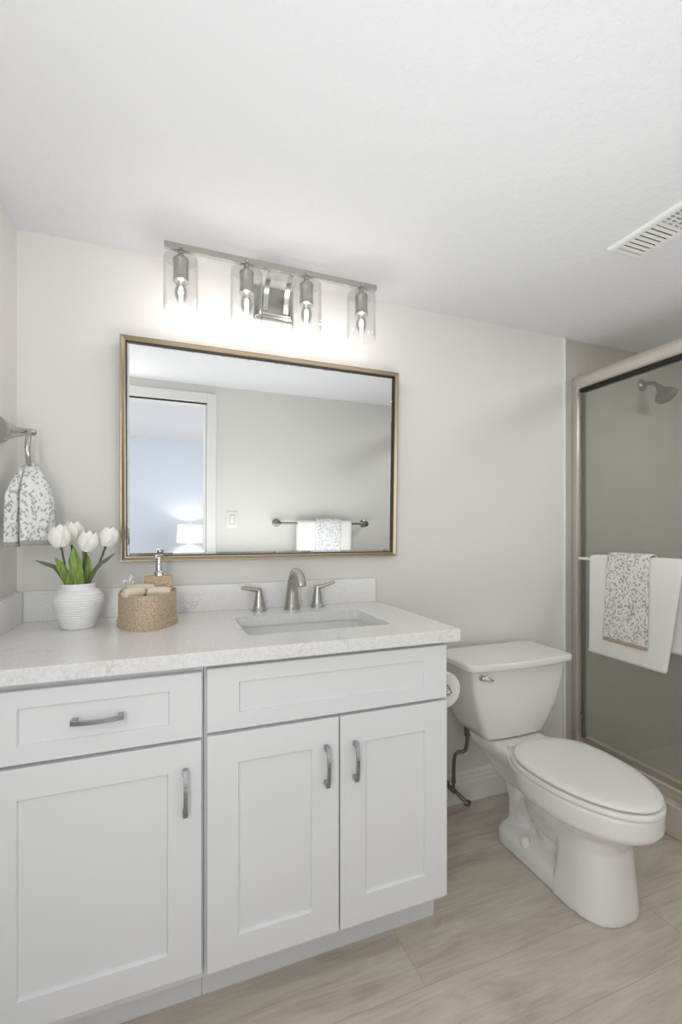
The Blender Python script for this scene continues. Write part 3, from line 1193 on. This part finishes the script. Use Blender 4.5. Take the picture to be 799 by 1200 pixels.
# bowl and rim
loft(b, [egg(TX, 1.33, 1.00, .085, 1.14, .14), egg(TX, 1.34, .975, .105, 1.14, .20), egg(TX, 1.355, .935, .132, 1.14, .245), egg(TX, 1.365, .897, .153, 1.14, .275, 2.05),
         egg(TX, 1.37, .876, .166, 1.14, .287, 2.1), egg(TX, 1.37, .868, .169, 1.14, .30, 2.1), egg(TX, 1.37, .868, .169, 1.14, .352, 2.1, 2.6), egg(TX, 1.37, .876, .163, 1.14, .357, 2.1, 2.6)])
# rear deck under the tank
loft(b, [rrect(TX - .075, TX + .075, 1.29, 1.44, .03, .22), rrect(TX - .100, TX + .100, 1.26, 1.50, .03, .29), rrect(TX - .118, TX + .118, 1.24, 1.56, .04, .325), rrect(TX - .122, TX + .122, 1.24, 1.57, .04, .345), rrect(TX - .118, TX + .118, 1.245, 1.565, .04, .362)])
# front column
loft(b, [egg(TX, 1.135, .948, .112, 1.09, 0, 2.6, 8), egg(TX, 1.135, .948, .112, 1.09, .02, 2.6, 8), egg(TX, 1.125, .958, .104, 1.08, .12, 2.5, 8), egg(TX, 1.12, .965, .103, 1.08, .20, 2.4, 8), egg(TX, 1.12, .945, .112, 1.08, .26, 2.2, 6)])
# foot
loft(b, [egg(TX, 1.405, 1.05, .110, 1.2, 0, 4, 8), egg(TX, 1.405, 1.05, .110, 1.2, .045, 4, 8), egg(TX, 1.40, 1.055, .098, 1.2, .066, 4, 8), egg(TX, 1.385, 1.06, .06, 1.2, .085, 4, 6)])
# rear leg
loft(b, [rrect(TX - .062, TX + .062, 1.325, 1.398, .025, .03), rrect(TX - .058, TX + .058, 1.33, 1.40, .025, .15), rrect(TX - .068, TX + .068, 1.32, 1.43, .03, .24), rrect(TX - .09, TX + .09, 1.30, 1.47, .03, .29)])
# web and trapway
box(b, TX - .045, TX + .045, 1.08, 1.36, .03, .27)
tube(b, [(TX, 1.34, .08), (TX, 1.325, .135), (TX, 1.275, .155), (TX, 1.225, .13), (TX, 1.20, .07)], .062, 20, 5, up=(1, 0, 0))
bb = remeshed(b, .0055, 5)
obj('bowl', bb, 'ceramic', to_, angle=180)
# tank
b = nb()
rings = []
for z, w, yf in ((.364, .120, 1.425), (.369, .138, 1.414), (.395, .150, 1.408), (.43, .167, 1.401), (.48, .187, 1.393), (.53, .203, 1.387), (.58, .215, 1.383), (.646, .224, 1.379)):
    rings.append(rrect(TX - w, TX + w, yf, 1.607, .018, z, 5, bow=.012))
loft(b, rings)
obj('tank', b, 'ceramic', to_, angle=50)
b = nb()
rings = []
for ins, z in ((.012, .6455), (.004, .6465), (.0005, .650), (0, .655), (0, .666), (.0015, .6705), (.005, .6725), (.012, .6733)):
    rings.append(rrect(TX - .248 + ins, TX + .248 - ins, 1.362 + ins, 1.617 - ins, .024, z, 6, bow=.022))
loft(b, rings)
obj('tank_lid', b, 'ceramic', to_, angle=50)
# seat and lid
def slab(prof, w, yb, yf, yc, nf, nk):
    b = nb()
    loft(b, [egg(TX, yb - i, yf + i, w - i, yc, z, nf, nk) for i, z in prof])
    return b
obj('seat', slab([(.004, .3575), (.0, .360), (0, .3700), (.003, .3730), (.012, .3740)], .171, 1.335, .862, 1.15, 2.0, 2.6), 'plastic', to_, angle=50)
obj('seat_lid', slab([(.012, .3775), (.003, .3785), (.0005, .382), (.0015, .387), (.008, .3905), (.03, .3930), (.08, .3945)], .168, 1.330, .866, 1.15, 2.0, 2.4), 'plastic', to_, angle=60)
for s in (-1, 1):
    b = nb(); box(b, TX + s * .075 - .022, TX + s * .075 + .022, 1.334, 1.350, .3605, .376, .004)
    obj('hinge', b, 'plastic', to_)
b = nb()
lathe(b, [(.011, -.0), (.011, -.006), (.008, -.010)], (1.075, 1.378, .622), 20, 'y')
tube(b, [(1.070, 1.366, .623), (1.080, 1.362, .622), (1.097, 1.357, .617), (1.112, 1.355, .613)], [.007, .0095, .0085, .004], 12, 4, ratio=.7)
obj('flush_lever', b, 'chrome', to_)
b = nb()
lathe(b, [(.017, .060), (.0175, .066), (.0165, .082), (.012, .090), (.004, .093)], (TX - .0925, 1.262, 0), 20)
obj('bolt_cap', b, 'plastic', to_)

# water supply
ws = thing('supply_valve', 'brass-grey shutoff valve with curved supply pipe under the toilet tank', 'valve', (1.10, 1.6, .1))
b = nb()
lathe(b, [(.017, YB - .0165), (.017, YB - .020), (.009, YB - .024), (.0075, YB - .05), (.0105, YB - .051), (.0105, YB - .078), (.008, YB - .08)], (1.095, 0, .100), 16, 'y')
tube(b, [(1.095, 1.585, .100), (1.105, 1.570, .095)], .0085, 12)
lathe(b, [(.006, .100), (.006, .128), (.0095, .130), (.0095, .142), (.006, .144)], (1.098, 1.582, 0), 14)
obj('valve_body', b, 'steel_hose', ws)
b = nb()
tube(b, [(1.105, 1.570, .093), (1.118, 1.552, .078), (1.128, 1.540, .068)], [.007, .0085, .0085], 12)
sphere(b, (1.132, 1.536, .064), .0165, 16, 10, (1, .6, .75))
obj('valve_handle', b, 'steel_hose', ws)
b = nb()
tube(b, [(1.098, 1.582, .140), (1.099, 1.582, .19), (1.102, 1.58, .235), (1.115, 1.575, .254), (1.135, 1.57, .256), (1.146, 1.565, .268), (1.150, 1.562, .300), (1.150, 1.56, .335)], [.0078, .0075, .0072, .0072, .0072, .0072, .0072, .0072], 12, 6)
lathe(b, [(.010, .322), (.0125, .324), (.0125, .345), (.015, .347), (.015, .366)], (1.150, 1.56, 0), 8)
obj('supply_pipe', b, 'steel_hose', ws)

# toilet paper holder on the cabinet side, roll on it
PX, PY, PZ = .846, 1.265, .640
th_ = thing('paper_holder', 'chrome toilet paper holder on the right side of the vanity', 'paper holder', (.755, 1.30, PZ))
b = nb()
lathe(b, [(.024, .7545), (.024, .760), (.014, .764), (.0085, .768)], (0, PY + .125, PZ), 20, 'x')
tube(b, [(.766, PY + .125, PZ), (PX - .02, PY + .125, PZ), (PX, PY + .118, PZ), (PX, PY + .10, PZ)], .0075, 12, 4)
obj('post', b, 'chrome', th_)
b = nb()
lathe(b, [(.0075, PY + .115), (.0175, PY + .108), (.0175, PY - .006), (.0115, PY - .008), (.0115, PY - .013), (.0125, PY - .018), (.009, PY - .024), (.002, PY - .026)], (PX, 0, PZ), 20, 'y')
obj('rod', b, 'chrome', th_)
tp = thing('toilet_paper', 'white toilet paper roll on the holder beside the tank', 'toilet paper', (PX, PY + .05, PZ))
b = nb()
lathe(b, [(.020, PY), (.0565, PY), (.058, PY + .0015), (.058, PY + .0985), (.0565, PY + .10), (.020, PY + .10), (.020, PY)], (PX, 0, PZ), 48, 'y', cap=False)
obj('roll', b, 'paper', tp)
b = nb()
lathe(b, [(.0195, PY - .0005), (.0195, PY + .1005), (.0185, PY + .1005), (.0185, PY - .0005), (.0195, PY - .0005)], (PX, 0, PZ), 32, 'y', cap=False)
obj('core', b, 'core', tp)

# ------------------------------------------------------------------ shower enclosure
XH = 1.845
sf = thing('shower_enclosure', 'champagne aluminium shower door frame with round header rail at right', 'shower frame', (XH, .77, .125))
b = nb()
pr = [(.034 * math.cos(2 * PI * k / 28), .034 * math.sin(2 * PI * k / 28)) for k in range(28)]
loft(b, [[(XH + p[0] * f, y, 1.866 + p[1] * f) for p in pr] for y, f in ((YO, 1.), (YB - .012, 1.), (YB - .004, .96), (YB - .0005, .9))])
obj('header_rail', b, 'alu', sf)
b = nb(); box(b, XH - .030, XH + .030, YB - .030, YB - .0005, .15, 1.850, .003); obj('wall_jamb', b, 'alu', sf)
b = nb(); box(b, XH - .016, XH + .016, YO, YB - .035, 1.818, 1.834); obj('header_channel', b, 'dark', sf)
b = nb()
tp_ = [(-.025, .1255), (-.025, .143), (-.0235, .146), (-.022, .146), (-.022, .164), (-.016, .168), (-.010, .168), (-.010, .150), (.012, .150), (.012, .180), (.018, .184), (.034, .184), (.036, .1255)]
loft(b, [[(XH + p[0], y, p[1]) for p in tp_] for y in (YO, YB - .03)])
obj('bottom_track', b, 'alu', sf, smooth=False)

sp_ = thing('shower_door', 'tinted glass sliding shower door panel with a white towel bar', 'shower door', (XH, .9, .17))
b = nb(); box(b, XH - .003, XH + .003, .55, YB - .048, .185, 1.816); obj('glass_panel', b, 'shower_glass', sp_, smooth=False)
b = nb()
box(b, XH - .005, XH + .005, YB - .050, YB - .034, .185, 1.816, .001)
for z in (.30, 1.70):
    lathe(b, [(.006, XH - .011), (.006, XH - .004)], (0, YB - .040, z), 12, 'x')
obj('edge_seal', b, 'rubber', sp_, smooth=False)
BX, BZ2 = 1.795, 1.034
b = nb()
tube(b, [(BX, .60, BZ2), (BX, 1.590, BZ2)], .0065, 14)
for y in (.62, 1.585):
    tube(b, [(BX, y, BZ2), (XH - .003, y, BZ2)], .0055, 12)
obj('towel_bar', b, 'trim', sp_)

sh = thing('showerhead', 'nickel shower head on a bent arm from the tiled shower wall', 'shower head', (2.296, YB, 1.922))
b = nb(); lathe(b, [(.032, YB), (.032, YB - .004), (.022, YB - .012), (.012, YB - .015)], (2.296, 0, 1.915), 28, 'y'); obj('flange', b, 'dark_nickel', sh)
b = nb(); tube(b, [(2.296, YB - .01, 1.915), (2.296, YB - .035, 1.914), (2.296, YB - .065, 1.905), (2.296, YB - .088, 1.882)], .0105, 14, 5); obj('arm', b, 'dark_nickel', sh)
b = nb()
lathe(b, [(.011, .012), (.016, .010), (.017, -.004), (.022, -.012), (.046, -.040), (.050, -.050), (.049, -.062), (.043, -.066), (.010, -.067)], (0, 0, 0), 32)
for rr, cnt in ((.012, 6), (.024, 12), (.035, 18)):
    for k in range(cnt):
        a = 2 * PI * k / cnt
        sphere(b, (rr * math.cos(a), rr * math.sin(a), -.067), .0022, 6, 4)
bmesh.ops.rotate(b, verts=b.verts, cent=(0, 0, 0), matrix=Matrix.Rotation(R(-33), 3, 'X'))
bmesh.ops.rotate(b, verts=b.verts, cent=(0, 0, 0), matrix=Matrix.Rotation(R(0), 3, 'Y'))
bmesh.ops.translate(b, verts=b.verts, vec=(2.296, YB - .094, 1.872))
obj('head', b, 'dark_nickel', sh)


def drape(bar_x, bar_z, y0, y1, front_bot, back_bot, r, front_sign=-1, nu=22, wob=.003, seed=0., y1_bot=None, y0_bot=None, back_shift=0., slope=0.):
    """sheet draped over a bar that runs along y; front hangs on the front_sign*x side"""
    path = []
    for k in range(15):
        path.append((front_sign * -1 * r, back_bot + (bar_z - back_bot) * k / 14, 0.))
    for k in range(1, 10):
        a = PI * k / 10
        path.append((front_sign * -1 * r * math.cos(a), bar_z + r * math.sin(a), 1. if a > PI / 2 else 0.))
    for k in range(17):
        path.append((front_sign * r, bar_z + (front_bot - bar_z) * k / 16, 1.))
    rows = []
    for px, pz, fr in path:
        dv = max(0, min(1, (bar_z - pz) / (bar_z - front_bot))) if bar_z > pz else 0
        row = []
        for i in range(nu + 1):
            u = i / nu
            a, c = y0, y1
            if y1_bot is not None and fr > .5:
                c = y1 + (y1_bot - y1) * dv
            if y0_bot is not None and fr > .5:
                a = y0 + (y0_bot - y0) * dv
            y = a + (c - a) * u + (back_shift if fr < .5 else back_shift * 0)
            w = wob * noise.noise(Vector((u * 3.2 + seed, pz * 7, seed))) * (.3 + dv)
            z = pz - slope * (1 - u) * dv * (1 if fr > .5 else 0)
            row.append((bar_x + px + front_sign * abs(w) * 1.2, y, z))
        rows.append(row)
    return rows


bt = thing('bath_towel', 'white terry bath towel folded over the towel bar of the shower door', 'towel', (BX, 1.3, .62))
g_ = drape(BX, BZ2, 1.118, 1.520, .617, .690, .0155, -1, seed=3., y0_bot=1.180, y1_bot=1.522, back_shift=-.05, slope=.006)
grid_obj('cloth', g_, 'terry', bt, .013, 1)
b = nb()
pts = [Vector(p) + Vector((-.0075, 0, .012)) for p in g_[-1]]
tube(b, pts, .0016, 6)
obj('hem', b, 'terry', bt)
ht = thing('hand_towel', 'leaf-patterned hand towel with beige hem over the white towel on the shower door', 'towel', (BX, 1.35, .7))
g_ = drape(BX, BZ2 + .004, 1.240, 1.424, .702, .80, .0275, -1, nu=12, seed=9., y0_bot=1.246, y1_bot=1.446, slope=.004)
grid_obj('cloth', g_, 'terry_pat_side', ht, .008, 1)
rows = [[(p[0], p[1], p[2] + dz) for p in g_[-1]] for dz in (.002, -.005, -.012)]
grid_obj('hem', rows, 'hem_beige', ht, .0095)

# pale container on the curb, mostly out of frame
bx = thing('plastic_bottle', 'pale blue-white plastic bottle standing on the shower curb at the right edge', 'bottle', (1.803, 1.08, .125))
b = nb()
loft(b, [rrect(1.7875 + i, 1.8185 - i, 1.030 + i, 1.134 - i, .008, z, 4) for i, z in ((.001, .1252), (0, .128), (0, .300), (.002, .312), (.008, .324), (.010, .326))])
obj('body', b, 'bluewhite', bx)
b = nb(); lathe(b, [(.0065, .326), (.0085, .328), (.0085, .345), (.007, .347)], (1.803, 1.08, 0), 20); obj('cap', b, 'trim', bx)

# ------------------------------------------------------------------ ceiling vent
cv = thing('ceiling_vent', 'white rectangular ceiling vent with slatted louvres at upper right', 'vent', (1.415, .86, CEIL))
vx0, vx1, vy0, vy1 = 1.338, 1.484, .66, 1.078
b = nb()
def vring(i, z):
    return [(vx0 + i, vy0 + i, z), (vx1 - i, vy0 + i, z), (vx1 - i, vy1 - i, z), (vx0 + i, vy1 - i, z)]
loft(b, [vring(0, CEIL), vring(.002, CEIL - .006), vring(.008, CEIL - .009), vring(.022, CEIL - .009), vring(.023, CEIL - .002)], False, False)
for y in (.925, .800):
    box(b, vx0 + .022, vx1 - .022, y - .006, y + .006, CEIL - .009, CEIL - .001)
obj('frame', b, 'trim', cv, smooth=False)
b = nb(); box(b, vx0 + .02, vx1 - .02, vy0 + .02, vy1 - .02, CEIL - .002, CEIL - .0005); obj('backing', b, 'vent_dark', cv, smooth=False)
for k in range(7):
    y = 1.0455 - k * .0171
    b = nb(); box(b, vx0 + .023, vx1 - .023, y - .0056, y + .0056, -.0006, .0006)
    rotated(b, R(-7), 'X', (0, y, 0)); bmesh.ops.translate(b, verts=b.verts, vec=(0, 0, CEIL - .0063)); obj('slat', b, 'trim', cv, smooth=False)
for k in range(9):
    y = .910 - k * .0125
    b = nb(); box(b, vx0 + .023, vx1 - .023, y - .0022, y + .0022, CEIL - .0085, CEIL - .003); obj('slat', b, 'trim', cv, smooth=False)
for k in range(3):
    x = vx0 + .045 + k * .028
    b = nb(); box(b, x - .002, x + .002, .807, .919, CEIL - .0087, CEIL - .003); obj('slat', b, 'trim', cv, smooth=False)
for k in range(6):
    y = .782 - k * .0165
    b = nb(); box(b, vx0 + .023, vx1 - .023, y - .0056, y + .0056, -.0006, .0006)
    rotated(b, R(18), 'X', (0, y, 0)); bmesh.ops.translate(b, verts=b.verts, vec=(0, 0, CEIL - .0063)); obj('slat', b, 'trim', cv, smooth=False)

# ------------------------------------------------------------------ what the mirror shows on the opposite wall
ls = thing('light_switch', 'white rocker light switch beside the door casing, seen in the mirror', 'light switch', (.445, YO, 1.14))
b = nb(); box(b, .405, .485, YO, YO + .006, 1.080, 1.200, .0025); obj('plate', b, 'plastic', ls)
b = nb(); box(b, .4265, .4635, YO + .0055, YO + .0068, 1.106, 1.174); obj('rocker_gap', b, 'rubber', ls, smooth=False)
b = nb(); box(b, .4285, .4615, YO + .006, YO + .0105, 1.108, 1.172, .0015); rotated(b, R(3), 'X', (.445, YO + .007, 1.14)); obj('rocker', b, 'plastic', ls)

TBY, TBZ = YO + .062, 1.120
tb = thing('towel_bar', 'brushed nickel towel bar on the opposite wall, seen in the mirror', 'towel bar', (1.12, YO, TBZ))
b = nb(); tube(b, [(.765, TBY, TBZ), (1.480, TBY, TBZ)], .0085, 16); obj('bar', b, 'dark_nickel', tb)
for x in (.768, 1.477):
    b = nb()
    lathe(b, [(.030, YO), (.030, YO + .006), (.020, YO + .010), (.013, YO + .016), (.013, TBY - .012), (.020, TBY - .008), (.024, TBY), (.020, TBY + .012), (.008, TBY + .016)], (x, 0, TBZ), 24, 'y')
    obj('post', b, 'dark_nickel', tb)


def drape_x(yb, zb, x0, x1, fb, bb_, r, seed, nu=16):
    g = drape(0, zb, x0, x1, fb, bb_, r, 1, nu, .003, seed)
    return [[(p[1], yb + p[0], p[2]) for p in row] for row in g]


bt2 = thing('bath_towel', 'white terry bath towel on the wall towel bar, seen only in the mirror', 'towel', (1.13, TBY, .7))
grid_obj('cloth', drape_x(TBY, TBZ, .912, 1.350, .62, .66, .017, 5.), 'terry', bt2, .013)
ht2 = thing('hand_towel', 'leaf-patterned hand towel over the white towel on the wall bar, seen in the mirror', 'towel', (1.15, TBY, .8))
grid_obj('cloth', drape_x(TBY, TBZ + .004, 1.055, 1.258, .75, .8, .029, 7., 12), 'terry_pat', ht2, .008)

# bedroom: nightstand with lamp
ns = thing('nightstand', 'low grey bedside table under the lamp in the bedroom beyond the doorway', 'nightstand', (.37, -4.22, 0))
b = nb(); box(b, .10, .66, -4.42, -4.02, .12, .40, .006); obj('body', b, 'wood_grey', ns, smooth=False)
b = nb(); box(b, .08, .68, -4.44, -4.0, .40, .425, .004); obj('top', b, 'wood_grey', ns, smooth=False)
for z in (.135, .268):
    b = nb(); box(b, .115, .645, -4.02, -4.003, z, z + .122, .003); d_ = obj('drawer', b, 'wood_grey', ns, smooth=False)
    b = nb(); sphere(b, (.38, -3.992, z + .061), .012); obj('knob', b, 'nickel', d_)
for x in (.13, .63):
    for y in (-4.39, -4.05):
        b = nb(); lathe(b, [(.012, 0), (.02, .12)], (x, y, 0), 12); obj('leg', b, 'wood_grey', ns)
tl = thing('table_lamp', 'white table lamp with a lit drum shade on the bedside table, seen in the mirror', 'lamp', (.345, -4.22, .425))
lx, ly = .345, -4.22
b = nb(); lathe(b, [(.07, .425), (.075, .435), (.10, .47), (.105, .51), (.085, .555), (.04, .585), (.018, .60), (.014, .64)], (lx, ly, 0), 28); obj('base', b, 'lamp_base', tl)
b = nb(); lathe(b, [(.205, .640), (.185, .920)], (lx, ly, 0), 40, cap=False); o = obj('lamp_shade', b, 'lit_shade', tl)
s = o.modifiers.new('thickness', 'SOLIDIFY'); s.thickness = .003
b = nb(); lathe(b, [(.004, .60), (.004, .94), (.009, .945), (.009, .955), (.003, .96)], (lx, ly, 0), 12)
for k in range(3):
    a = 2 * PI * k / 3
    tube(b, [(lx, ly, .918), (lx + .185 * math.cos(a), ly + .185 * math.sin(a), .918)], .002, 6)
obj('harp', b, 'nickel', tl)
for nm, z in (('lamp_glow', .935),):
    ld = bpy.data.lights.new(nm, 'POINT'); ld.energy = 9; ld.color = (1, .93, .84); ld.shadow_soft_size = .05
    lo = bpy.data.objects.new(nm, ld); COL.objects.link(lo); lo.location = (lx, ly, .80)
